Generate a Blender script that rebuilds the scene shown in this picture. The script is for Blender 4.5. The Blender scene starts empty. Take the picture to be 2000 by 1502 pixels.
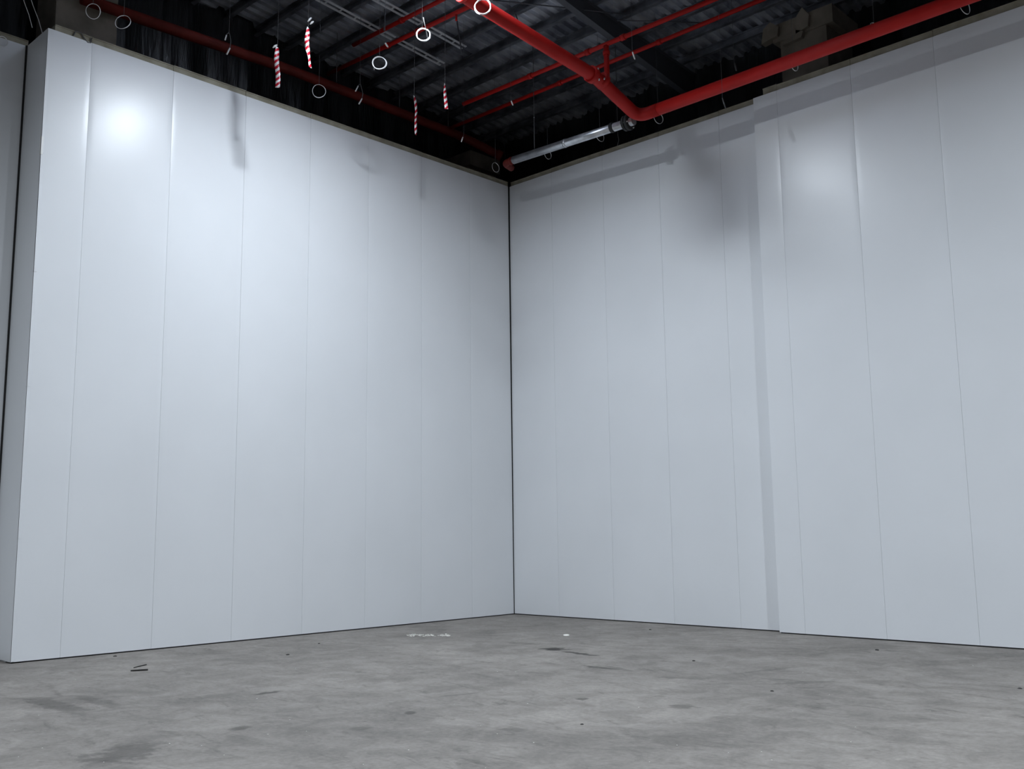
import bpy, math, random
from mathutils import Vector, Matrix
random.seed(7)
S = bpy.context.scene
COL = S.collection

# ------------------------------------------------------------------ camera
F_PX = 1948.83; PITCH = .1463; ROLL = -.0121; YAW = .7611
CAM = Vector((12.6576, -13.2821, 1.4718))
FW = Vector((-math.sin(YAW)*math.cos(PITCH), math.cos(YAW)*math.cos(PITCH), math.sin(PITCH)))
R0 = Vector((math.cos(YAW), math.sin(YAW), 0)); U0 = R0.cross(FW)
RT = math.cos(ROLL)*R0 + math.sin(ROLL)*U0
UP = -math.sin(ROLL)*R0 + math.cos(ROLL)*U0
cd = bpy.data.cameras.new('camera'); cam = bpy.data.objects.new('camera', cd); COL.objects.link(cam)
cd.sensor_width = 36; cd.sensor_fit = 'HORIZONTAL'; cd.lens = F_PX*36/2000; cd.clip_end = 200
m = Matrix((RT, UP, -FW)).transposed().to_4x4(); m.translation = CAM
cam.matrix_world = m
S.camera = cam

def ray(px, py): return FW + RT*((px-1000)/F_PX) - UP*((py-751)/F_PX)
def at(px, py, axis, val):                       # survey helper: sight line met with a real plane of the room
    i = 'xyz'.index(axis); d = ray(px, py)
    return CAM + d*((val-CAM[i])/d[i])
SL = .07; ROOF0 = 10.0                            # roof: z = ROOF0 - SL*y
def roof_z(y): return ROOF0 - SL*y
def at_roof(px, py, drop=0):
    d = ray(px, py)
    return CAM + d*((ROOF0-drop-SL*CAM.y-CAM.z)/(d.z+SL*d.y))

# ------------------------------------------------------------------ materials
def mat(name, col, rough=.5, metal=0, spec=.5):
    mt = bpy.data.materials.new(name); mt.use_nodes = True
    b = mt.node_tree.nodes['Principled BSDF']
    b.inputs['Base Color'].default_value = (*col, 1); b.inputs['Roughness'].default_value = rough
    b.inputs['Metallic'].default_value = metal; b.inputs['Specular IOR Level'].default_value = spec
    return mt
def nodes(mt): return mt.node_tree.nodes, mt.node_tree.links, mt.node_tree.nodes['Principled BSDF']
def noise_var(mt, c0, c1, scale, detail=4, bump=0, bdist=.02, stretch=(1,1,1), lo=.35, hi=.65):
    N, L, b = nodes(mt)
    tc = N.new('ShaderNodeTexCoord'); mp = N.new('ShaderNodeMapping'); mp.inputs['Scale'].default_value = stretch
    nz = N.new('ShaderNodeTexNoise'); nz.inputs['Scale'].default_value = scale; nz.inputs['Detail'].default_value = detail
    cr = N.new('ShaderNodeValToRGB')
    cr.color_ramp.elements[0].position = lo; cr.color_ramp.elements[0].color = (*c0, 1)
    cr.color_ramp.elements[1].position = hi; cr.color_ramp.elements[1].color = (*c1, 1)
    L.new(tc.outputs['Object'], mp.inputs['Vector']); L.new(mp.outputs[0], nz.inputs['Vector'])
    L.new(nz.outputs['Fac'], cr.inputs[0]); L.new(cr.outputs[0], b.inputs['Base Color'])
    if bump:
        bp = N.new('ShaderNodeBump'); bp.inputs['Strength'].default_value = bump; bp.inputs['Distance'].default_value = bdist
        L.new(nz.outputs['Fac'], bp.inputs['Height']); L.new(bp.outputs[0], b.inputs['Normal'])
    return mt

M = {}
M['panel'] = noise_var(mat('panel_skin', (.74,.755,.77), .30, 0, .30), (.735,.75,.765), (.765,.78,.795), .6, 3)
M['panel_dark'] = mat('joint_black', (.012,.012,.012), .8)
M['channel'] = mat('base_channel_black', (.03,.03,.032), .7)
M['foam'] = noise_var(mat('panel_edge_foam', (.55,.5,.38), .9), (.26,.24,.18), (.36,.335,.26), 5, 5, .3)
M['red'] = noise_var(mat('red_pipe_paint', (.5,.02,.015), .5, 0, .25), (.40,.010,.008), (.47,.014,.011), 3, 4)
M['red_shaded'] = noise_var(mat('red_pipe_paint_shaded', (.16,.02,.015), .6, 0, .2), (.11,.014,.010), (.17,.022,.016), 3, 4)  # darker copy of the red pipe paint, shade put into the colour
M['galv'] = noise_var(mat('galvanised_pipe', (.6,.62,.65), .32, .8), (.5,.52,.55), (.7,.72,.75), 8, 5)
M['strut'] = noise_var(mat('galvanised_strut', (.6,.62,.66), .45, .15), (.56,.58,.62), (.74,.76,.8), 5, 5)
M['deck'] = noise_var(mat('metal_roof_deck', (.3,.32,.36), .27, .55), (.26,.28,.34), (.78,.81,.88), 1.6, 6, .5, .05)
M['purlin'] = noise_var(mat('dark_purlin_steel', (.08,.085,.1), .42, .55), (.12,.128,.15), (.26,.275,.31), 3, 5)
M['steel'] = mat('dark_frame_steel', (.09,.095,.11), .5, .3)
M['film'] = noise_var(mat('black_plastic_film', (.012,.012,.014), .28), (.010,.011,.012), (.024,.025,.027), 3, 6, .8, .06, (2.2,2.2,.35))
M['column'] = noise_var(mat('raw_concrete', (.3,.26,.2), .9), (.16,.14,.11), (.25,.22,.18), 2.5, 6)
M['wire_white'] = mat('white_cable_sheath', (.8,.8,.8), .35)
M['wire'] = mat('steel_wire', (.16,.16,.17), .5, .6)
M['white'] = mat('white_tag_plastic', (.8,.8,.78), .4)
M['strap'] = mat('grey_strap', (.1,.1,.1), .6)
M['rubber'] = mat('black_rubber', (.015,.015,.015), .7)
M['bolt'] = mat('bright_bolt_zinc', (.7,.7,.7), .3, .8)
M['debris_dark'] = mat('dark_debris', (.02,.018,.016), .8)
M['debris_white'] = noise_var(mat('white_plaster', (.8,.78,.72), .9), (.7,.68,.6), (.85,.84,.8), 60, 3)
M['lamp_body'] = mat('lamp_housing_grey', (.25,.26,.28), .4, .6)
M['lamp_lens'] = mat('lamp_lens', (.8,.8,.8), .2)
b = M['lamp_lens'].node_tree.nodes['Principled BSDF']; b.inputs['Emission Color'].default_value = (.9,.95,1,1); b.inputs['Emission Strength'].default_value = 8

def tape_mat():                                   # red and white diagonal barrier tape, stripes in the strip's own UV
    mt = mat('barrier_tape', (.8,.8,.8), .3)
    N, L, b = nodes(mt)
    uv = N.new('ShaderNodeUVMap'); uv.uv_map = 'UVMap'
    sx = N.new('ShaderNodeSeparateXYZ'); L.new(uv.outputs[0], sx.inputs[0])
    mu = N.new('ShaderNodeMath'); mu.operation = 'MULTIPLY'; mu.inputs[1].default_value = .55
    ad = N.new('ShaderNodeMath'); ad.operation = 'ADD'
    fr = N.new('ShaderNodeMath'); fr.operation = 'FRACT'
    gt = N.new('ShaderNodeMath'); gt.operation = 'GREATER_THAN'; gt.inputs[1].default_value = .5
    mx = N.new('ShaderNodeMix'); mx.data_type = 'RGBA'
    mx.inputs['A'].default_value = (.85,.85,.85,1); mx.inputs['B'].default_value = (.55,.012,.03,1)
    L.new(sx.outputs[0], mu.inputs[0]); L.new(mu.outputs[0], ad.inputs[0]); L.new(sx.outputs[1], ad.inputs[1])
    L.new(ad.outputs[0], fr.inputs[0]); L.new(fr.outputs[0], gt.inputs[0])
    L.new(gt.outputs[0], mx.inputs['Factor']); L.new(mx.outputs['Result'], b.inputs['Base Color'])
    return mt
M['tape'] = tape_mat()

def floor_mat():
    mt = mat('concrete_floor', (.3,.3,.3), .7, 0, .22)
    N, L, b = nodes(mt)
    tc = N.new('ShaderNodeTexCoord'); P = tc.outputs['Object']
    def nz(scale, det, rough=.6, dist=0, stretch=None, rot=0):
        n = N.new('ShaderNodeTexNoise'); n.inputs['Scale'].default_value = scale; n.inputs['Detail'].default_value = det
        n.inputs['Roughness'].default_value = rough; n.inputs['Distortion'].default_value = dist
        if stretch:
            mp = N.new('ShaderNodeMapping'); mp.inputs['Scale'].default_value = stretch; mp.inputs['Rotation'].default_value = (0,0,rot)
            L.new(P, mp.inputs['Vector']); L.new(mp.outputs[0], n.inputs['Vector'])
        else: L.new(P, n.inputs['Vector'])
        return n.outputs['Fac']
    def ramp(x, a, c, p0, p1):
        r = N.new('ShaderNodeMapRange'); r.inputs[1].default_value = p0; r.inputs[2].default_value = p1
        r.inputs[3].default_value = a; r.inputs[4].default_value = c; r.interpolation_type = 'SMOOTHSTEP'; L.new(x, r.inputs[0]); return r.outputs[0]
    def op(o, x, y):
        n = N.new('ShaderNodeMath'); n.operation = o
        for i, v in enumerate((x, y)):
            if isinstance(v, (int, float)): n.inputs[i].default_value = v
            else: L.new(v, n.inputs[i])
        return n.outputs[0]
    v = ramp(nz(.55, 6, .62, .6), .80, 1.12, .3, .7)               # broad clouding of the slab
    v = op('MULTIPLY', v, ramp(nz(2.6, 7, .65, .8), .80, 1.14, .3, .7))
    v = op('MULTIPLY', v, ramp(nz(1.3, 8, .7, 2.2, (1,3.2,1), .75), .70, 1.0, .30, .46))   # dark smears
    v = op('MULTIPLY', v, ramp(nz(22, 4, .7), .88, 1.1, .3, .7))
    v = op('MULTIPLY', v, ramp(nz(5, 6, .7, 1.5), 1.0, 1.16, .62, .75))                   # pale dusty patches
    v = op('MULTIPLY', v, ramp(nz(9, 5, .75), .78, 1.0, .25, .36))                         # small dark spots
    # individual marks on the slab: (x0,y0,x1,y1,width,strength), an elongated stain from one end to the other
    warp = nz(7, 4, .6)
    sx = N.new('ShaderNodeSeparateXYZ'); L.new(P, sx.inputs[0])
    for (ax, ay, bx, by, w, s) in STAINS:
        A = at(ax, ay, 'z', 0); B = at(bx, by, 'z', 0); c = (A+B)/2; d = B-A; l = max(d.length/2, .02); d.normalize()
        px = op('SUBTRACT', sx.outputs[0], c.x); py = op('SUBTRACT', sx.outputs[1], c.y)
        u = op('DIVIDE', op('ADD', op('MULTIPLY', px, d.x), op('MULTIPLY', py, d.y)), l)
        q = op('DIVIDE', op('ADD', op('MULTIPLY', px, -d.y), op('MULTIPLY', py, d.x)), w)
        q = op('ADD', q, op('MULTIPLY', op('SUBTRACT', warp, .5), 3.0))
        r = op('ADD', op('MULTIPLY', u, u), op('MULTIPLY', q, q))
        v = op('MULTIPLY', v, ramp(r, 1-s, 1.0, .15, 1.25))
    mx = N.new('ShaderNodeMix'); mx.data_type = 'RGBA'
    mx.inputs['A'].default_value = (0,0,0,1); mx.inputs['B'].default_value = (.245,.226,.205,1)
    mx.clamp_factor = False
    L.new(op('MINIMUM', v, 1.5), mx.inputs['Factor']); L.new(mx.outputs['Result'], b.inputs['Base Color'])
    bp = N.new('ShaderNodeBump'); bp.inputs['Strength'].default_value = .12; bp.inputs['Distance'].default_value = .01
    L.new(nz(14, 6, .7), bp.inputs['Height']); L.new(bp.outputs[0], b.inputs['Normal'])
    return mt
STAINS = [  # sighted ends of the marks seen on the slab
    (1070,1265,1096,1271,.17,.8), (1092,1271,1172,1282,.07,.7), (1130,1299,1215,1309,.07,.55),
    (789,1392,815,1392,.08,.5), (492,1358,552,1349,.06,.6), (1123,1366,1152,1364,.07,.5),
    (985,1254,1060,1259,.10,.25), (170,1502,300,1445,.2,.4), (445,1424,495,1421,.08,.45),
    (1316,1384,1350,1376,.14,.4), (850,1362,950,1351,.04,.25), (900,1480,960,1497,.03,.3),
    (60,1362,170,1396,.14,.35), (150,1358,240,1384,.10,.3), (1270,1322,1400,1326,.09,.25),
    (1480,1337,1640,1330,.08,.25), (1420,1318,1580,1300,.06,.25), (1700,1300,1990,1288,.25,.18),
    (980,1428,1010,1420,.12,.2), (690,1420,720,1425,.08,.25), (1540,1380,1640,1377,.12,.18), (1180,1300,1240,1312,.05,.3),
    (650,1330,820,1325,.25,.15), (1760,1370,1960,1380,.2,.18)]

# ------------------------------------------------------------------ mesh helpers
class MB:
    def __init__(s): s.v = []; s.f = []; s.sm = []; s.uv = {}
    def add(s, vs, fs, smooth=False):
        o = len(s.v); s.v += [Vector(v) for v in vs]
        for f in fs: s.f.append([i+o for i in f]); s.sm.append(smooth)
    def box(s, a, c):
        (x0,y0,z0),(x1,y1,z1) = a, c
        s.add([(x0,y0,z0),(x1,y0,z0),(x1,y1,z0),(x0,y1,z0),(x0,y0,z1),(x1,y0,z1),(x1,y1,z1),(x0,y1,z1)],
              [(3,2,1,0),(4,5,6,7),(0,1,5,4),(1,2,6,5),(2,3,7,6),(3,0,4,7)])
    def prism(s, prof, P0, P1, ax, ay):           # closed profile (list of (a,b)) swept from P0 to P1 in axes ax, ay
        n = len(prof); P0 = Vector(P0); P1 = Vector(P1); ax = Vector(ax); ay = Vector(ay)
        vs = [P+ax*a+ay*b_ for P in (P0, P1) for a, b_ in prof]
        s.add(vs, [(i, (i+1)%n, n+(i+1)%n, n+i) for i in range(n)] + [tuple(range(n))[::-1], tuple(range(n, 2*n))])
    def tube(s, pts, r, n=12, closed=False, cap=True):
        pts = [Vector(p) for p in pts]; K = len(pts)
        rs = r if isinstance(r, (list, tuple)) else [r]*K
        vs = []; prev = None
        for i, p in enumerate(pts):
            if closed: t = pts[(i+1)%K]-pts[i-1]
            else: t = (pts[min(i+1,K-1)]-pts[max(i-1,0)])
            t.normalize()
            if prev is None:
                a = Vector((0,0,1)) if abs(t.z) < .9 else Vector((1,0,0)); nrm = (a-t*a.dot(t)).normalized()
            else: nrm = (prev-t*prev.dot(t)).normalized()
            prev = nrm; bn = t.cross(nrm)
            vs += [p+(nrm*math.cos(q)+bn*math.sin(q))*rs[i] for q in [2*math.pi*k/n for k in range(n)]]
        fs = []
        for i in range(K if closed else K-1):
            j = (i+1)%K
            fs += [(i*n+k, i*n+(k+1)%n, j*n+(k+1)%n, j*n+k) for k in range(n)]
        s.add(vs, fs, True)
        if cap and not closed:
            o = len(s.v)-len(vs)
            s.f.append([o+k for k in range(n)][::-1]); s.sm.append(False)
            s.f.append([o+(K-1)*n+k for k in range(n)]); s.sm.append(False)
    def build(s, name, material, parent=None, **kw):
        me = bpy.data.meshes.new(name); me.from_pydata(s.v, [], s.f); me.update()
        me.polygons.foreach_set('use_smooth', s.sm)
        if s.uv:
            lay = me.uv_layers.new(name='UVMap')
            for l in me.loops: lay.data[l.index].uv = s.uv.get(l.vertex_index, (0,0))
        me.materials.append(M[material] if isinstance(material, str) else material)
        o = bpy.data.objects.new(name, me); COL.objects.link(o)
        if parent:
            o.parent = parent; o.matrix_parent_inverse = Matrix.Translation(-parent.location)
        tag(o, **kw); return o
def tag(o, label=None, cat=None, group=None, kind=None):
    if label: o['label'] = label
    if cat: o['category'] = cat
    if group: o['group'] = group
    if kind: o['kind'] = kind
def empty(name, loc, label, cat, group=None, kind=None):
    o = bpy.data.objects.new(name, None); o.location = loc; o.empty_display_size = .2; COL.objects.link(o); tag(o, label, cat, group, kind); return o

# ------------------------------------------------------------------ the room
H = 8.0
fl = MB(); fl.add([(-3,-26,0),(26,-26,0),(26,3,0),(-3,3,0)], [(0,1,2,3)])
fl.box((-3,-26,-.3),(26,3,-.004))
fl.build('floor', floor_mat(), label='bare grey concrete slab floor with dark smears and dust', cat='floor', kind='structure')

def panel_wall(name, O, U, Nn, u0, u1, seams, th, label, end_taper=0, side_u0=None):
    """sheet-metal sandwich panels: each face slightly crowned at its edges, narrow joints between, body behind"""
    O = Vector(O); U = Vector(U); Nn = Vector(Nn); Z = Vector((0,0,1)); g = .0014; D = .014; z0 = .016
    mb = MB(); edges = [u0]+list(seams)+[u1]
    offs = [0,.008,.016,.026,.038,.052,.068,.085]; k = .085
    prof = [(e, -.5*k*(.085-e)**2/.085) for e in offs]
    for i in range(len(edges)-1):
        a, c = edges[i]+(g if i else 0), edges[i+1]-(g if i < len(edges)-2 else 0)
        w = c-a
        pr = [(a+e, d) for e, d in prof] + ([(a+w/2, 0)] if w > .3 else []) + [(c-e, d) for e, d in reversed(prof)]
        if w < .3: pr = [(a,-.002),(a+w*.3,0),(a+w*.7,0),(c,-.002)]
        zs = [z0, H]
        def pt(u, d, z):
            uu = u
            if end_taper and i == len(edges)-2 and u > c-.3: uu = u - end_taper*(z/H)*(1-(c-u)/.3)
            return O+U*uu+Nn*d+Z*z
        n = len(pr)
        mb.add([pt(u, d, z) for z in zs for u, d in pr], [(j, j+1, n+j+1, n+j) for j in range(n-1)], True)
        for (u, d), fl_ in ((pr[0], 0), (pr[-1], 1)):
            mb.add([pt(u, d, z0), pt(u, d, H), pt(u, -D, H), pt(u, -D, z0)], [(0,1,2,3)])
        mb.add([pt(u, d, H) for u, d in pr]+[pt(pr[-1][0], -D, H), pt(pr[0][0], -D, H)], [tuple(range(n+2))])
    if U.cross(Z).dot(Nn) < 0: mb.f = [f[::-1] for f in mb.f]
    def bx(m_, ua, ub, na, nb, za, zb):
        pts = [O+U*u+Nn*d+Z*z for u in (ua,ub) for d in (na,nb) for z in (za,zb)]
        lo = [min(p[i] for p in pts) for i in range(3)]; hi = [max(p[i] for p in pts) for i in range(3)]
        m_.box(lo, hi)
    bx(mb, u0+.001, u1-.03, -th, -D, z0, H-.001)
    o = mb.build(name, 'panel', label=label, cat='wall', kind='structure')
    ch = MB(); bx(ch, u0+.012, u1-.012, -th+.01, -.02, 0, z0); ch.build('base_channel', 'channel', o, label='dark recessed base channel')
    return o, bx
def capping(name, bx, u0, u1, joints, th, label, zt=8.09, back=.02):
    mb = MB(); e = [u0]+list(joints)+[u1]
    for a, c in zip(e[:-1], e[1:]):
        dz = random.uniform(-.006,.006)
        bx(mb, a+.003, c-.003, -th+.02, -back, H, zt+dz)
        bx(mb, a+.003, c-.003, -back-.01, -back+.009, zt+dz-.012, zt+dz+.002)
    return mb.build(name, 'foam', label=label, cat='trim', kind='structure')

LS = [8.622-8.047, 8.622-6.877, 8.622-5.71, 8.622-4.545, 8.622-3.38, 8.622-2.215, 8.622-1.05]
wl, bx = panel_wall('wall_left', (0,-8.622,0), (0,1,0), (1,0,0), 0, 8.607, LS, .2,
                    'tall white insulated panel wall on the left with blurred lamp glare', end_taper=.022)
capping('trim_1', bx, .09, 8.60, LS, .2, 'beige raw panel edge along the top of the left wall')
RS = [1.06, 2.26, 3.45, 4.63]
wb, bx = panel_wall('wall_back', (0,0,0), (1,0,0), (0,-1,0), 0.0, 5.6, RS, .17,
                    'white panel wall set back between the dark corner joint and the step')
capping('trim_2', bx, 0.02, 5.36, RS, .17, 'beige raw panel edge on top of the set back white wall')
FS = [5.76-5.365, 6.92-5.365, 8.09-5.365, 9.26-5.365, 10.43-5.365]
wr, bx = panel_wall('wall_right', (5.365,-.19,0), (1,0,0), (0,-1,0), 0, 6.3, FS, .17,
                    'white panel wall on the right standing forward of its neighbour')
capping('trim_3', bx, .16, 6.3, FS, .17, 'beige raw panel edge on top of the forward right wall', zt=8.1)
# the short return at the wall's near end and the set back wall beyond it
mb = MB(); mb.box((-.68,-8.622,.022), (-.012,-8.45,8.0)); mb.box((-.68,-8.6,0), (-.02,-8.46,.022))
ret = mb.build('wall_return', 'panel', label='narrow shaded end face of the left wall', cat='wall', kind='structure')
wc, bx = panel_wall('wall_recess', (-.7,-14.5,0), (0,1,0), (1,0,0), 0, 5.9, [1.2,2.37,3.54,4.71], .2,
                    'shaded white panel wall set back at the far left edge')
capping('trim_4', bx, 0, 5.9, [1.2,2.37,3.54,4.71], .2, 'dim beige raw edge on top of the set back far left wall')
# corner joints: black gap between walls
mb = MB(); mb.box((-.18,-.05,.0), (-.02,.16,8.0)); mb.build('trim_5', 'panel_dark', label='black open joint in the corner between the two tall walls', cat='joint', kind='structure')
mb = MB(); mb.box((-.71,-8.642,0), (-.682,-8.6,8.0)); mb.build('trim_6', 'panel_dark', label='dark joint where the end face meets the far left wall', cat='joint', kind='structure')
# folded corner flashing on the near end of the left wall
mb = MB()
for za, zb in ((.022,1.45),(1.455,3.3),(3.305,4.75),(4.755,6.3),(6.305,7.98)):
    j = random.uniform(0,.002)
    mb.box((-.04,-8.6255-j,za),(.0025+j,-8.6225,zb)); mb.box((-.0005,-8.6255-j,za),(.0025+j,-8.585,zb))
mb.build('trim_7', 'panel', label='folded white corner flashing on the near edge of the left wall', cat='trim', kind='structure')
P = at(81,282,'x',.004); mb = MB(); mb.box((.0035,-8.632,P.z-.13),(.008,-8.60,P.z+.11)); mb.box((-.03,-8.632,P.z-.13),(.008,-8.627,P.z+.11))
mb.build('tape_patch', 'white', label='small white patch stuck on the near edge of the left wall', cat='tape')

# ------------------------------------------------------------------ building shell seen above the walls
XL, YB = -1.9, 1.8
def film(name, P, U, w, h, label):
    P = Vector(P); U = Vector(U); n = Vector((-U.y, U.x, 0)); mb = MB(); nu, nz_ = int(w/.09), 10
    ph = [random.uniform(0, 6) for _ in range(8)]
    vs = []
    for i in range(nu+1):
        for k in range(nz_+1):
            u = w*i/nu; z = h*k/nz_
            d = .05*math.sin(u*5.1+ph[0]+.5*math.sin(z*1.3))+.03*math.sin(u*11.7+ph[1]+z*.6)+.02*math.sin(u*23+ph[2]-z*.9)
            vs.append(P+U*u+n*d+Vector((0,0,z)))
    mb.add(vs, [(i*(nz_+1)+k, (i+1)*(nz_+1)+k, (i+1)*(nz_+1)+k+1, i*(nz_+1)+k+1) for i in range(nu) for k in range(nz_)], True)
    return mb.build(name, 'film', label=label, cat='wall', kind='structure')
film('wall_outer_left', (XL,-16,0), (0,1,0), 18, 11.4, 'wrinkled black plastic sheeting behind the left wall top')
film('wall_outer_back', (XL,YB,0), (1,0,0), 20, 10.3, 'black sheeting of the outer building behind the right walls')

# roof: ribbed metal deck on purlins, carried by haunched rafters
mb = MB(); X0, X1, Y0, Y1 = -2.2, 18, -26, 2.1
prof = []; x = X0; p = .2; hgt = .065
while x < X1: prof += [(x, 0), (x+.085, 0), (x+.105, hgt), (x+.18, hgt)]; x += p
prof.append((x, 0)); n = len(prof); ys = [Y0, -9, -4.5, 0, Y1]
mb.add([(a, y, roof_z(y)+c) for y in ys for a, c in prof], [(k*n+j, (k+1)*n+j, (k+1)*n+j+1, k*n+j+1) for k in range(len(ys)-1) for j in range(n-1)])
ceil = mb.build('ceiling', 'deck', label='dark ribbed metal roof deck on purlins high above the walls', cat='ceiling', kind='structure')
y = 1.17
while y > -10.5:
    mb = MB(); z = roof_z(y)-.005
    mb.prism([(-.035,0),(.035,0),(.035,-.008),(-.027,-.008),(-.027,-.142),(.035,-.142),(.035,-.125),(.041,-.125),(.041,-.15),(-.035,-.15)],
             (X0+.1,y,z), (X1-.1,y,z), (0,-1,0), (0,0,1))
    mb.build('purlin', 'purlin', ceil, label='dark folded steel purlin'); y -= .62
def rafter(x):
    mb = MB()
    def flange(xa, xb, off, t):
        ys_ = [-13, -3.2, 1.6]; zz = [roof_z(v)-.17-o for v, o in zip(ys_, off)]
        for i in range(2):
            mb.add([(xx, ys_[i+q], zz[i+q]-tt) for q in (0,1) for xx in (xa,xb) for tt in (0,t)],
                   [(0,1,3,2),(4,6,7,5),(0,4,5,1),(2,3,7,6),(0,2,6,4),(1,5,7,3)])
    flange(x-.06, x+.06, [0,0,0], .012); flange(x-.06, x+.06, [.2,.2,.5], .012)
    ys_ = [-13,-3.2,1.6]; of = [.2,.2,.5]
    for i in range(2):
        mb.add([(xx, ys_[i+q], roof_z(ys_[i+q])-.17-(of[i+q] if tt else 0)) for q in (0,1) for xx in (x-.006,x+.006) for tt in (0,1)],
               [(0,1,3,2),(4,6,7,5),(0,4,5,1),(2,3,7,6),(0,2,6,4),(1,5,7,3)])
    mb.build('rafter', 'steel', ceil, label='dark haunched steel roof beam')
RX = at_roof(1215, 65, .3).x
for x in (RX, RX+5.2): rafter(x)

# concrete columns of the outer building
def column(P0, P1, label, corbel=True):
    e = empty('concrete_column', ((P0[0]+P1[0])/2, (P0[1]+P1[1])/2, 0), label, 'column')
    mb = MB(); mb.box((P0[0],P0[1],0),(P1[0],P1[1],P0[2])); mb.build('shaft', 'column', e)
    if corbel:
        mb = MB(); mb.box((P0[0]-.12,P0[1]-.02,P0[2]),(P1[0]+.12,P1[1],P0[2]+.3)); mb.build('column_head', 'column', e)
    return e
a = at(108,40,'x',-1.05); c = at(228,60,'x',-1.05)
column((-1.75, a.y, 9.6), (-1.05, c.y, 9.6), 'brown concrete column behind the near end of the left wall', True)
a = at(1528,150,'y',.7); c = at(1618,120,'y',.7); hz = at(1575,62,'y',.7).z
e2 = column((a.x,.7,hz), (c.x,1.6,hz), 'pale concrete column with broken bracket head behind the red pipe')
for (qx, qy, w_, h_) in ((1503,62,.16,.16), (1566,38,.12,.2), (1548,70,.18,.1)):
    q = at(qx, qy, 'y', .62); mb = MB()
    mb.prism([(-w_,-h_),(w_*.8,-h_*.7),(w_,h_*.2),(w_*.1,h_),(-w_*.7,h_*.5)], q, q+Vector((0,.14,0)), (1,0,0), (0,0,1)); mb.build('bracket', 'column', e2)
a = at(912,300,'x',-1.2); c = at(968,320,'x',-1.2)
column((-1.75, a.y, 8.75), (-1.2, min(c.y,1.55), 8.75), 'dim brown concrete column behind the far corner of the walls')

# ------------------------------------------------------------------ fire pipes
def bend(pts, r, n=6):                            # round the inner corners of a polyline
    out = [Vector(pts[0])]
    for i in range(1, len(pts)-1):
        p, a, c = Vector(pts[i]), Vector(pts[i-1]), Vector(pts[i+1])
        da = (a-p).normalized(); dc = (c-p).normalized(); q = min(r, (a-p).length*.45, (c-p).length*.45)
        for k in range(n+1):
            t = k/n; out.append((p+da*q)*(1-t)**2+p*2*t*(1-t)+(p+dc*q)*t*t)
    out.append(Vector(pts[-1])); return out
def collar(mb, P, d, r, l, n=20):
    d = Vector(d).normalized(); P = Vector(P); mb.tube([P-d*l/2, P+d*l/2], r, n)

DW = -1.15
E0 = at(1246,228,'y',DW)                          # the bend where the sloping main meets the run along the wall
PX = E0.x; mid = at(1166,152,'x',PX); top = at(938,10,'x',PX)
dirn = (top-mid).normalized(); far = top-(mid-top).normalized()*.32
W1 = at(1900,-10,'y',DW); wend = Vector((11.5, DW, E0.z+(W1.z-E0.z)*(11.5-PX)/(W1.x-PX)))
e = empty('fire_main_pipe', E0, 'thick red fire pipe sloping down and turning along the right wall', 'pipe')
mb = MB(); mb.tube(bend([far, mid, E0, E0+(wend-E0).normalized()*.4], .22), .098, 20); mb.build('sloping_run', 'red', e)
mb = MB(); mb.tube([E0+(wend-E0).normalized()*.4, wend], .095, 20); mb.build('wall_run', 'red', e)
mb = MB(); collar(mb, far, (far-mid), .112, .06); mb.build('end_cap', 'red', e)  # unseen cap added: main stops short to keep its shadow off the right wall
mb = MB(); collar(mb, mid+dirn*.12, dirn, .125, .09); collar(mb, mid-dirn*.12, (E0-mid), .125, .09); mb.build('coupling', 'red', e)
for q in (mid+Vector((.1,-.1,.06)), mid+Vector((.12,.02,-.06)), mid+Vector((.1,-.08,-.1))):
    mb = MB(); mb.tube([q, q+Vector((.03,-.03,0))], .012, 8); mb.build('bolt', 'bolt', e)
# galvanised continuation to the corner
S0 = at(1226,240,'y',DW); S1 = at(1003,313,'y',DW); sd = (S1-S0).normalized()
e = empty('galvanised_pipe', S0, 'silver galvanised pipe running from the red bend to the corner', 'pipe')
mb = MB(); mb.tube([S0-sd*.12, S1], .068, 20); mb.build('pipe_run', 'galv', e)
mb = MB(); collar(mb, S0-sd*.03, sd, .125, .05, 24); collar(mb, S0+sd*.035, sd, .12, .045, 24); mb.build('flange', 'rubber', e, label='dark round flange')
mb = MB(); collar(mb, at(1197,249,'y',DW), sd, .084, .06, 20); mb.build('clamp', 'rubber', e, label='black rubber lined clamp')
for k in range(3):
    t = 2*math.pi*(k+.6)/3; q = S0+Vector((0,math.cos(t)*.1,math.sin(t)*.1)); mb = MB(); mb.tube([q-sd*.07, q+sd*.075], .011, 8); mb.build('bolt', 'bolt', e)
q = S0.lerp(S1,.8); mb = MB(); mb.tube([q+Vector((0,0,.06)), Vector((q.x,q.y,roof_z(q.y)+.01))], .006, 6); mb.build('pipe_hanger', 'wire', e)
q = S0.lerp(S1,.52); mb = MB(); collar(mb, q, sd, .074, .05, 20); mb.build('joint_ring', 'galv', e)
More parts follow.
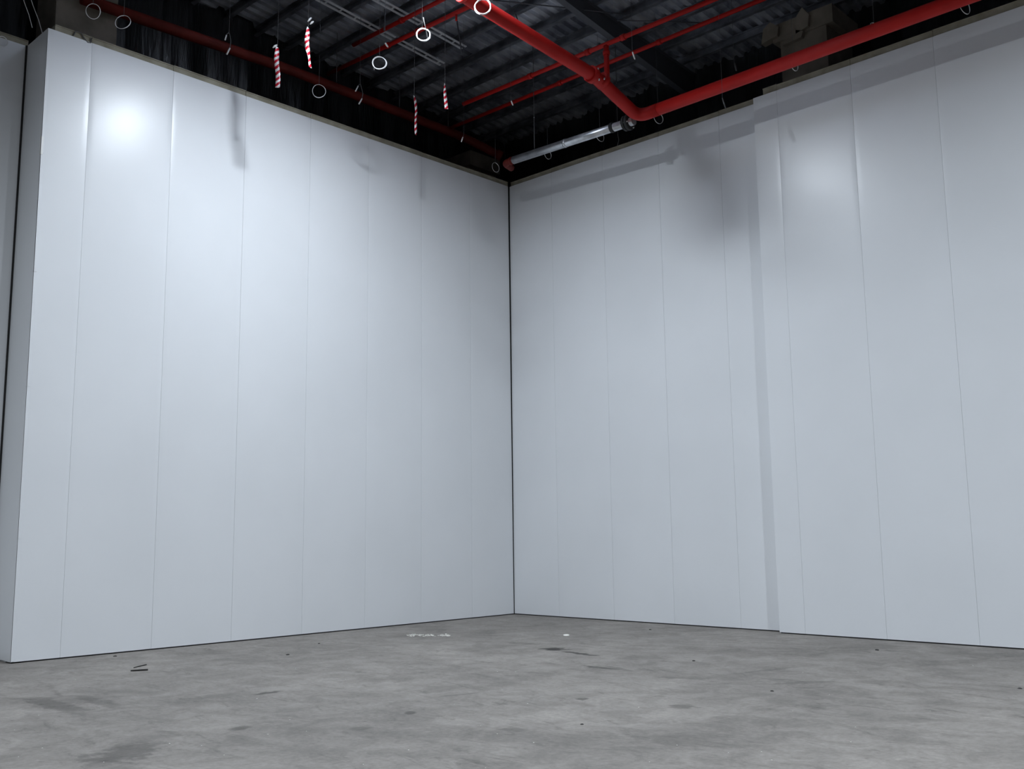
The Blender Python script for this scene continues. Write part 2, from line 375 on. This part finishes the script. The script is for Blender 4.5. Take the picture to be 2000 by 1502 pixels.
# dim red pipe behind the left wall top, ending in the corner
XP = -.95
A = at(160,-3,'x',XP); B_ = at(560,134,'x',XP); C_ = at(905,268,'x',XP); D_ = at(975,303,'x',-.5)
e = empty('fire_branch_pipe', B_, 'dim dark red pipe running behind the top of the left wall', 'pipe')
mb = MB(); mb.tube(bend([A, B_, C_, D_], .3), .085, 16); mb.build('pipe_run', 'red_shaded', e)
mb = MB(); collar(mb, D_, (D_-C_), .1, .12); mb.build('coupling', 'red_shaded', e)
for t in (.25, .6, .9):
    q = B_.lerp(C_, t); mb = MB(); mb.tube([q+Vector((0,0,.08)), Vector((q.x,q.y,roof_z(q.y)+.01))], .006, 6); mb.build('pipe_hanger', 'wire', e)
e = empty('pipe_elbow', S1, 'dark red elbow at the corner end of the silver pipe', 'pipe fitting')
mb = MB(); mb.tube(bend([S1-sd*.02, S1+sd*.22, S1+sd*.34+Vector((0,.3,.02))], .12), .06, 16); mb.build('elbow', 'red_shaded', e)
mb = MB(); collar(mb, S1+sd*.05, sd, .07, .04); mb.build('coupling', 'red_shaded', e)

def xpipe(pa, pb, y, r, label, drops=(), collars=(), riser=None):
    A = at(*pa, 'y', y); B = at(*pb, 'y', y); d = (B-A).normalized()
    e = empty('sprinkler_pipe', A, label, 'pipe')
    mb = MB(); mb.tube([A, B], r, 14); mb.build('pipe_run', 'red', e)
    for c in collars:
        P = A.lerp(B, c); mb = MB(); collar(mb, P, d, r*1.35, .08, 14); mb.build('coupling', 'red', e)
    for c in drops:
        P = A.lerp(B, c); mb = MB(); mb.tube([P, P-Vector((0,0,.13))], r*.5, 10); mb.build('sprinkler_drop', 'red', e)
    return e, A, B
YR = -1.75
e, A, B = xpipe((905,203),(1420,-12), YR, .036, 'long thin red pipe with a tee crossing above the sloping main', collars=(.3,.53,.66))
q = at(1184,93,'y',YR); mb = MB(); mb.tube([q+Vector((0,0,.03)), Vector((q.x, q.y, q.z-.55))], .042, 14); mb.build('riser', 'red', e)
mb = MB(); collar(mb, q-Vector((0,0,.09)), (0,0,1), .055, .06, 14); mb.build('coupling', 'red', e)
xpipe((880,250),(1520,-14), -.75, .034, 'lower thin red pipe in the dark behind the tee pipe', collars=(.4,.7))
YU = -3.3
e, A, B = xpipe((966,-11),(640,145), YU, .036, 'thin red branch pipe leading left from the upper main', drops=(.2,), collars=(.42,.6))
xpipe((890,-14),(690,88), YU-.03, .036, 'short length of red pipe beside the upper branch between pale struts', collars=(.5,))

# ------------------------------------------------------------------ pale struts, bracing
def strut(pa, pb, x, label, hang=()):
    A = at_roof(*pa, .24); B = at_roof(*pb, .24); A.x = B.x = x
    e = empty('strut_channel', A, label, 'strut', 'pale steel struts under the roof')
    d = (B-A).normalized(); up = Vector((1,0,0)).cross(d); up = up if up.z > 0 else -up
    for sx in (-.055, .055):
        mb = MB(); mb.prism([(-.022,0),(.022,0),(.022,.012),(.012,.012),(.012,.004),(-.018,.004),(-.018,.04),(-.022,.04)], A+Vector((sx,0,0)), B+Vector((sx,0,0)), (1,0,0), up)
        mb.build('rail', 'strut', e)
    L = (B-A).length
    for k in range(int(L/.3)+1):
        P = A+d*(k*.3+.05); mb = MB(); mb.box((x-.05,P.y-.012,P.z+.004),(x+.05,P.y+.012,P.z+.018)); mb.build('rung', 'strut', e)
    return e, A, B
x1 = at_roof(766,74,.24).x; x2 = at_roof(820,46,.24).x
strut((604,-14),(768,76), x1, 'pale strut left of the thin red branch, nearest the left wall')
strut((778,80),(862,127), x1, 'pale strut below the thin red branch, lower of two')
strut((700,-14),(822,47), x2, 'pale strut above the thin red branch, beside the upper hoop')
strut((832,52),(902,96), x2, 'pale strut right of the hoop hung below the branch')
def rod(pa, pb, label, r=.012, drop=.35):
    mb = MB(); A = at_roof(*pa, drop); B = at_roof(*pb, drop); mb.tube([A,B], r, 8)
    mb.build('bracing_rod', 'steel', label=label, cat='rod')
rod((962,0),(1222,28), 'dark bracing rod crossing under the deck right of the top hoop')
rod((1205,40),(1385,45), 'dark bracing rod between the roof beams above the tee pipe')
for (a, c, lab) in (((890,22),(902,106),'dark hanger rod under the deck left of the sloping main'), ((1005,22),(1012,42),'short dark hanger rod holding the sloping main'), ((752,18),(750,60),'thin hanger rod between the two pale struts')):
    A = at_roof(*a, .1); B = at(*c, 'y', A.y); mb = MB(); mb.tube([A,B], .011, 8); mb.build('hanger_rod', 'steel', label=lab, cat='rod')
# ------------------------------------------------------------------ wire coils hung from the roof
def coil(px, py, axis, val, D, nx, tilt, label, turns=4, tail=None, mat_='wire_white', wr=.0042):
    """loop of cable: several turns lying together; nx = horizontal angle of its axis"""
    c = at(px, py, axis, val)
    e = empty('wire_coil', c, label, 'wire', 'coiled hanger wires above the walls')
    nrm = Vector((math.cos(nx), math.sin(nx), tilt)).normalized(); a = nrm.cross(Vector((0,0,1))).normalized(); b_ = a.cross(nrm)
    if b_.z < 0: b_ = -b_
    pts = []; n = 36; ph = [random.uniform(0, 6.28) for _ in range(4)]
    for k in range(n*turns+1):
        t = 2*math.pi*k/n + math.pi/2
        w = k/n
        r = D/2*(1+(.045 if turns > 2 else .012)*math.sin(w*2.3+ph[0])+.03*math.sin(t*2+ph[1])+.02*math.sin(t*3+w+ph[2]))
        pts.append(c+a*r*math.cos(t)+b_*r*math.sin(t)+nrm*((.010 if turns > 2 else .003)*math.sin(w*4.1+ph[3])))
    mb = MB(); mb.tube(pts, wr, 7); mb.build('coil', mat_, e)
    if tail:
        q = at(*tail, axis, val) if len(tail) == 2 else None
        s = min(pts, key=lambda p_: (p_-q).length); mb = MB(); mb.tube([s, s.lerp(q,.5)+Vector((.006,0,0)), q], .005, 7); mb.build('tail', mat_, e)
    topp = max(pts, key=lambda p_: p_.z); mb = MB()
    mb.tube([topp, Vector((topp.x, topp.y, roof_z(topp.y)-.02))], .0022, 5); mb.build('hanger_wire', 'wire', e)
    return e
CA = -math.pi/4                                   # towards the room
coil(943,13,'z',8.17,.205,CA,.0,'bright white coil hanging in front of the top of the sloping red main',5,(927,21))
coil(827,68,'z',8.13,.185,CA,.1,'bright white coil with a straight tail standing up beside the pale strut',5,(827,35))
coil(741,123,'z',8.22,.195,CA,.0,'white coil below the end of the thin red branch pipe',4,(731,136))
coil(623,178,'z',8.2,.205,CA+.1,.0,'dim grey coil just above the middle of the left wall',2,wr=.0036)
coil(240,43,'z',8.2,.205,CA,.2,'dim coil second from the near end of the left wall',2,wr=.0036)
coil(182,22,'z',8.2,.19,CA,-.2,'faint coil over the near end of the left wall, before the brown column',2,wr=.0036)
for px, py, D, lab in ((968,327,.19,'faint coil in the dark at the corner of the two walls'),
                       (1070,302,.185,'thin coil hanging below the corner end of the silver pipe'),
                       (1172,266,.20,'thin coil hanging in front of the silver pipe near its clamp'),
                       (1286,231,.205,'thin coil below the bend of the thick red pipe'),
                       (1551,126,.20,'thin coil on the red pipe in front of the pale column'),
                       (1708,58,.22,'thin coil on the red pipe right of the pale column'),
                       (1884,12,.235,'rightmost thin coil on the red pipe near the upper right corner')):
    coil(px, py, 'z', 8.1 if px > 1400 else 8.15, D*.93, -.12+random.uniform(-.15,.15), .05, lab, 2, wr=.0034)
P = at(4,82,'x',-.69); e = empty('wire_coil', P, 'grey loop hanging on the far left wall top at the picture edge', 'wire', 'coiled hanger wires above the walls')
mb = MB(); mb.tube([P+Vector((.02+.005*math.sin(3*t),.06*math.cos(t),.07*math.sin(t))) for t in [2*math.pi*k/24 for k in range(24)]], .006, 7, True); mb.build('coil', 'wire_white', e)
P = at(1207,277,'z',8.0); e = empty('wire_tail', P, 'grey curved wire end hanging under the silver pipe beside a coil', 'wire')
mb = MB(); mb.tube([Vector((P.x,P.y,roof_z(P.y))), P+Vector((0,0,.12)), P+Vector((.012,.01,.03)), P+Vector((-.01,-.01,-.07))], .005, 7); mb.build('wire', 'strap', e)

# ------------------------------------------------------------------ red and white tape streamers
def streamer(rows, x, w, label, wire_top=True, knot=None, stripe=.085, ang0=0):
    """rows: (px, py, visible width in pixels); the strip twists so that it shows that width"""
    P = [at(r[0], r[1], 'x', x) for r in rows]
    depth = (P[0]-CAM).dot(FW)
    e = empty('tape_streamer', P[0], label, 'tape', 'red and white tape streamers')
    side = Vector((RT.x, RT.y, 0)).normalized(); fwd = Vector((-side.y, side.x, 0))
    # resample
    Q = []; W = []
    for i in range(len(P)-1):
        for k in range(5):
            t = k/5; Q.append(P[i].lerp(P[i+1], t)); W.append(rows[i][2]*(1-t)+rows[i+1][2]*t)
    Q.append(P[-1]); W.append(rows[-1][2])
    mb = MB(); v = 0; t_ = .0012; vs = []; uv = []
    for i, q in enumerate(Q):
        vis = min(1, W[i]*depth/F_PX/w); an = math.acos(vis)*(1 if ang0 == 0 else ang0)
        d = side*math.cos(an)+fwd*math.sin(an); nn = Vector((-d.y, d.x, 0))
        if i: v += (Q[i]-Q[i-1]).length
        curl = .006*math.sin(i*.9)
        for u in (-.5, 0, .5):
            for s_ in (-1, 1):
                vs.append(q+d*u*w+nn*(s_*t_+(curl if u == 0 else 0))); uv.append((u+.5, v/stripe))
    fs = []; K = len(Q)
    for i in range(K-1):
        o, n_ = i*6, (i+1)*6
        fs += [(o, o+2, n_+2, n_), (o+2, o+4, n_+4, n_+2), (o+1, n_+1, n_+3, o+3), (o+3, n_+3, n_+5, o+5), (o, n_, n_+1, o+1), (o+4, o+5, n_+5, n_+4)]
    fs += [(0,1,3,2),(2,3,5,4), tuple((K-1)*6+k for k in (0,2,3,1)), tuple((K-1)*6+k for k in (2,4,5,3))]
    mb.add(vs, fs, True)
    for i, c in enumerate(uv): mb.uv[i] = c
    mb.build('tape_strip', 'tape', e)
    if knot:
        for (ax, ay, bx_, by) in knot:
            a = at(ax, ay, 'x', x); b2 = at(bx_, by, 'x', x); kb = MB()
            kb.tube([a, a.lerp(b2,.5)+Vector((.004,0,.004)), b2], [.008,.016,.010], 8); kb.build('knot', 'white', e)
    mb = MB(); mb.tube([P[0], Vector((P[0].x+.01, P[0].y+.005, roof_z(P[0].y)-.02))], .0035, 6); mb.build('hanger_wire', 'wire', e)
streamer([(542,92,3),(541,102,7),(540,115,9),(541,130,9.5),(543,145,10),(543,158,10),(542,171,9)], 1.116, .066,
         'largest red and white tape streamer, nearest the left wall', knot=[(533,93,541,88)])
streamer([(602,54,2),(601,64,6),(599,80,9),(600,92,9),(602,104,5),(604,114,2.5),(605,124,3),(606,132,4)], 1.82, .062,
         'red and white tape streamer with twisted thin tail, second from the left', knot=[(601,42,608,35),(606,47,612,42)])
streamer([(809,187,2.5),(811,196,4),(812,205,4.5),(813,218,3.5),(812,230,3),(812,245,4),(812,256,4),(812,263,2)], 1.2, .05,
         'narrow tightly twisted red and white tape streamer above the left wall', stripe=.1)
streamer([(869,164,1.5),(869,172,3.5),(869,182,5),(870,192,6),(871,202,6.5),(872,213,7)], 2.0, .055,
         'short red and white tape streamer nearest the sloping red pipe')
# ------------------------------------------------------------------ folded straps and white tagged wire ends
def strap(pts, x, label, w=.016):
    P = [at(a, b2, 'x', x) for a, b2 in pts]; Q = bend(P, .04, 4)
    e = empty('hanger_strap', P[len(P)//2], label, 'strap')
    def ribbon(q, mtl, name, r=1):
        mb = MB(); mb.tube(q, w*.5*r, 6); mb.build(name, mtl, e)
    ribbon(Q, 'strap', 'strap_loop', .7); ribbon([P[0].lerp(P[1],-.1), P[0].lerp(P[1],.75)], 'white', 'strap_tip', 1.25); ribbon([P[-1], P[-2]], 'white', 'strap_tip', 1.5)
    t = max(Q, key=lambda p_: p_.z); mb = MB(); mb.tube([t, Vector((t.x, t.y, roof_z(t.y)-.02))], .0025, 5); mb.build('hanger_wire', 'wire', e)
strap([(440,77),(443,66),(448,64),(451,80),(449,94),(443,106)], .45, 'bent dark strap with white ends left of the tape streamers')
strap([(695,177),(701,165),(704,165),(709,182),(707,193),(701,203)], .5, 'bent dark strap with white ends between two hanging coils')
def tagged(tip, top, x, label, l=.09, r=.011, mt='white', ax='x'):
    A = at(*tip, ax, x); B = at(*top, ax, x); d = (B-A).normalized()
    e = empty('wire_end', A, label, 'wire')
    mb = MB(); mb.tube([A, A+d*l*.5, A+d*l], [r*.7, r, r*.8], 8); mb.build('tag', mt, e)
    mb = MB(); mb.tube([A+d*l, B, Vector((B.x, B.y, roof_z(B.y)-.02))], .0025, 5); mb.build('hanger_wire', 'wire', e)
tagged((901,277),(906,262), 1.1, 'white wire tip hanging above the far end of the left wall', .1)
tagged((1002,206),(998,196), 2.4, 'tiny white wire tip under the tee pipe in the dark', .075)
tagged((1240,116),(1235,100), 4.7, 'white curved wire tip right of the tee riser', .11, .012)
tagged((1438,138),(1434,120), -.7, 'grey wire tip just above the red pipe left of the column', .13, .014, 'strap', 'y')
tagged((1417,211),(1411,192), -1.32, 'twisted grey tape end hanging below the red pipe above the step', .17, .011, 'strap', 'y')
tagged((758,92),(752,84), 1.9, 'white clip tip under the thin red branch pipe', .07, .014)
for a, c, lab in (((47,3),(63,54),'left of two thin pale strips before the black sheeting, upper left corner'), ((65,12),(83,66),'right of two thin pale strips before the black sheeting, upper left corner')):
    A = at(*a, 'x', -.5); B = at(*c, 'x', -.5); d = (A-B).normalized()
    mb = MB(); mb.tube([A+d*1.2, A, A.lerp(B,.5)+Vector((0,.01,0)), B], .0045, 6); mb.build('pale_strip', 'wire_white', label=lab, cat='cable')  # thin pale strip, slightly bent, in front of the sheeting
# grey cable draped on the near top of the left wall
mb = MB(); mb.tube([at(a, b2, 'x', -.004) for a, b2 in ((143,70),(148,61),(158,64),(164,74),(171,83),(177,84),(178,74))], .008, 8)
mb.build('cable_offcut', 'strap', label='short grey cable looped over the near top of the left wall', cat='cable')

# ------------------------------------------------------------------ things lying on the slab
def rodlet(a, c, r, label):
    A = at(*a, 'z', r*.98); B = at(*c, 'z', r*.98); d = (B-A).normalized(); mb = MB()
    mb.tube([A, A.lerp(B,.5), B-d*.03, B], [r*.7, r, r, r*.9], 8); o = mb.build('dark_rod', 'debris_dark', label=label, cat='rod'); return o
rodlet((261,1304),(286,1298),.006,'upper of two dark rods lying on the floor near the left wall')
rodlet((255,1310),(289,1308),.009,'lower thicker dark rod lying on the floor near the left wall')
def lump(px, py, sx, sy, sz, mt, name, label, cat, group=None):
    P = at(px, py, 'z', 0); mb = MB(); vs = []; n = 9
    for k, (zz, rr) in enumerate(((0,1),(.45,.92),(.8,.6))):
        for i in range(n):
            t = 2*math.pi*i/n; q = rr*random.uniform(.72,1.1); vs.append(P+RT*sx*q*math.cos(t)+Vector((FW.x,FW.y,0)).normalized()*sy*q*math.sin(t)+Vector((0,0,1))*(sz*zz))
    for v in vs:
        if v.z < sz*.1: v.z = 0
    vs.append(P+Vector((0,0,sz)))
    fs = [(k*n+i, k*n+(i+1)%n, (k+1)*n+(i+1)%n, (k+1)*n+i) for k in range(2) for i in range(n)]+[(2*n+i, 2*n+(i+1)%n, 3*n) for i in range(n)]+[tuple(range(n))[::-1]]
    mb.add(vs, fs, False); return mb.build(name, mt, label=label, cat=cat, group=group)
lump(1106,1241,.05,.07,.018,'debris_white','plaster_crumb','white crumb on the floor right of the corner','crumb')
for px, py, s, lab in ((1137,1415,.016,'small black pellet alone on the open floor in the foreground'), (562,1279,.025,'dark chip on the floor by the middle of the left wall'),
                       (1270,1230,.022,'dark chip at the foot of the set back wall'), (1713,1270,.028,'dark chip on the floor below the right wall'),
                       (1797,1250,.05,'dark scrap against the foot of the right wall'), (1508,1350,.018,'dark speck on the floor below the step in the wall'),
                       (225,1282,.025,'dark grit by the foot of the left wall'), (623,1257,.018,'tiny dark chip on the floor near the left wall middle'),
                       (1355,1291,.022,'dark speck on the floor beyond the long smear'), (1992,1345,.02,'dark speck at the right edge of the floor')):
    lump(px, py, s*.95, s*1.2, s*.45, 'debris_dark', 'debris_chip', lab, 'debris')
mb = MB(); rnd = random.Random(3)
for i in range(90):
    px = rnd.choice((rnd.gauss(806,5), rnd.uniform(818,846), rnd.gauss(872,5), rnd.uniform(795,880))); py = 1241+rnd.gauss(0,1.2)
    P = at(px, py, 'z', 0); s = rnd.uniform(.006,.017); t = rnd.uniform(0,3)
    mb.prism([(s*math.cos(t+k*2.1)*1.4, s*math.sin(t+k*2.1)) for k in range(3)], P, P+Vector((0,0,s*.5)), (1,0,0), (0,1,0))
mb.build('plaster_dust', 'debris_white', label='scatter of white plaster flakes on the floor before the left wall', cat='dust', kind='stuff')
mb = MB()
for i in range(42):
    px = rnd.uniform(0,2000); py = rnd.uniform(1300,1500); P = at(px, py, 'z', 0); s = rnd.uniform(.0035,.007); t = rnd.uniform(0,3)
    mb.prism([(s*math.cos(t+k*2.1), s*math.sin(t+k*2.1)) for k in range(3)], P, P+Vector((0,0,s*.5)), (1,0,0), (0,1,0))
mb.build('floor_grit', 'debris_white', label='loose pale grit strewn over the foreground floor', cat='grit', kind='stuff')

# ------------------------------------------------------------------ high-bay lamps hung from the roof
LAMP_W = 370
def lamp(x, y, z, w, label, up=.1, spread=170):
    e = empty('high_bay_lamp', (x,y,z), label, 'lamp', 'high bay lamps')
    mb = MB(); K = 24
    mb.tube([(x,y,z+.025),(x,y,z+.03),(x,y,z+.10),(x,y,z+.13),(x,y,z+.28)], [.25,.27,.26,.13,.11], K); mb.build('housing', 'lamp_body', e)
    mb = MB(); mb.tube([(x,y,z+.012),(x,y,z+.022)], .24, K); mb.build('lens', 'lamp_lens', e)
    mb = MB(); mb.tube([(x,y,z+.28),(x,y,roof_z(y)-.02)], .008, 6); mb.build('suspension_cable', 'wire', e)
    ld = bpy.data.lights.new('lamp_light', 'AREA'); ld.shape = 'DISK'; ld.size = .3; ld.spread = math.radians(spread); ld.energy = w; ld.color = (.83,.91,1)
    o = bpy.data.objects.new('lamp_light', ld); o.location = (x,y,z); COL.objects.link(o)
    ld = bpy.data.lights.new('deck_fill_light', 'AREA'); ld.shape = 'DISK'; ld.size = .2; ld.energy = w*up; ld.spread = math.radians(140); ld.color = (.83,.91,1)   # added upward fill to brighten the roof deck
    o = bpy.data.objects.new('deck_fill_light', ld); o.location = (x,y,z+.32); o.rotation_euler = (math.pi,0,0); COL.objects.link(o)
lamp(3.72,-5.9,8.76, LAMP_W, 'round high bay lamp hung over the corner of the room', .95, 166)
lamp(14.2,-5.9,8.76, LAMP_W*1.8, 'round high bay lamp hung over the right part of the room', .06)
lamp(3.72,-16.5,8.76, LAMP_W*.7, 'round high bay lamp hung behind the viewer on the left', .1, 160)
lamp(14.2,-16.5,8.76, LAMP_W*4.0, 'round high bay lamp hung behind the viewer on the right', .03, 173)

w = bpy.data.worlds.new('world'); S.world = w; w.use_nodes = True
bg = w.node_tree.nodes['Background']; bg.inputs[0].default_value = (.75,.85,1,1); bg.inputs[1].default_value = .012
vs = S.view_settings; vs.view_transform = 'Standard'; vs.look = 'None'; vs.gamma = 1; vs.use_curve_mapping = False; vs.exposure = 0
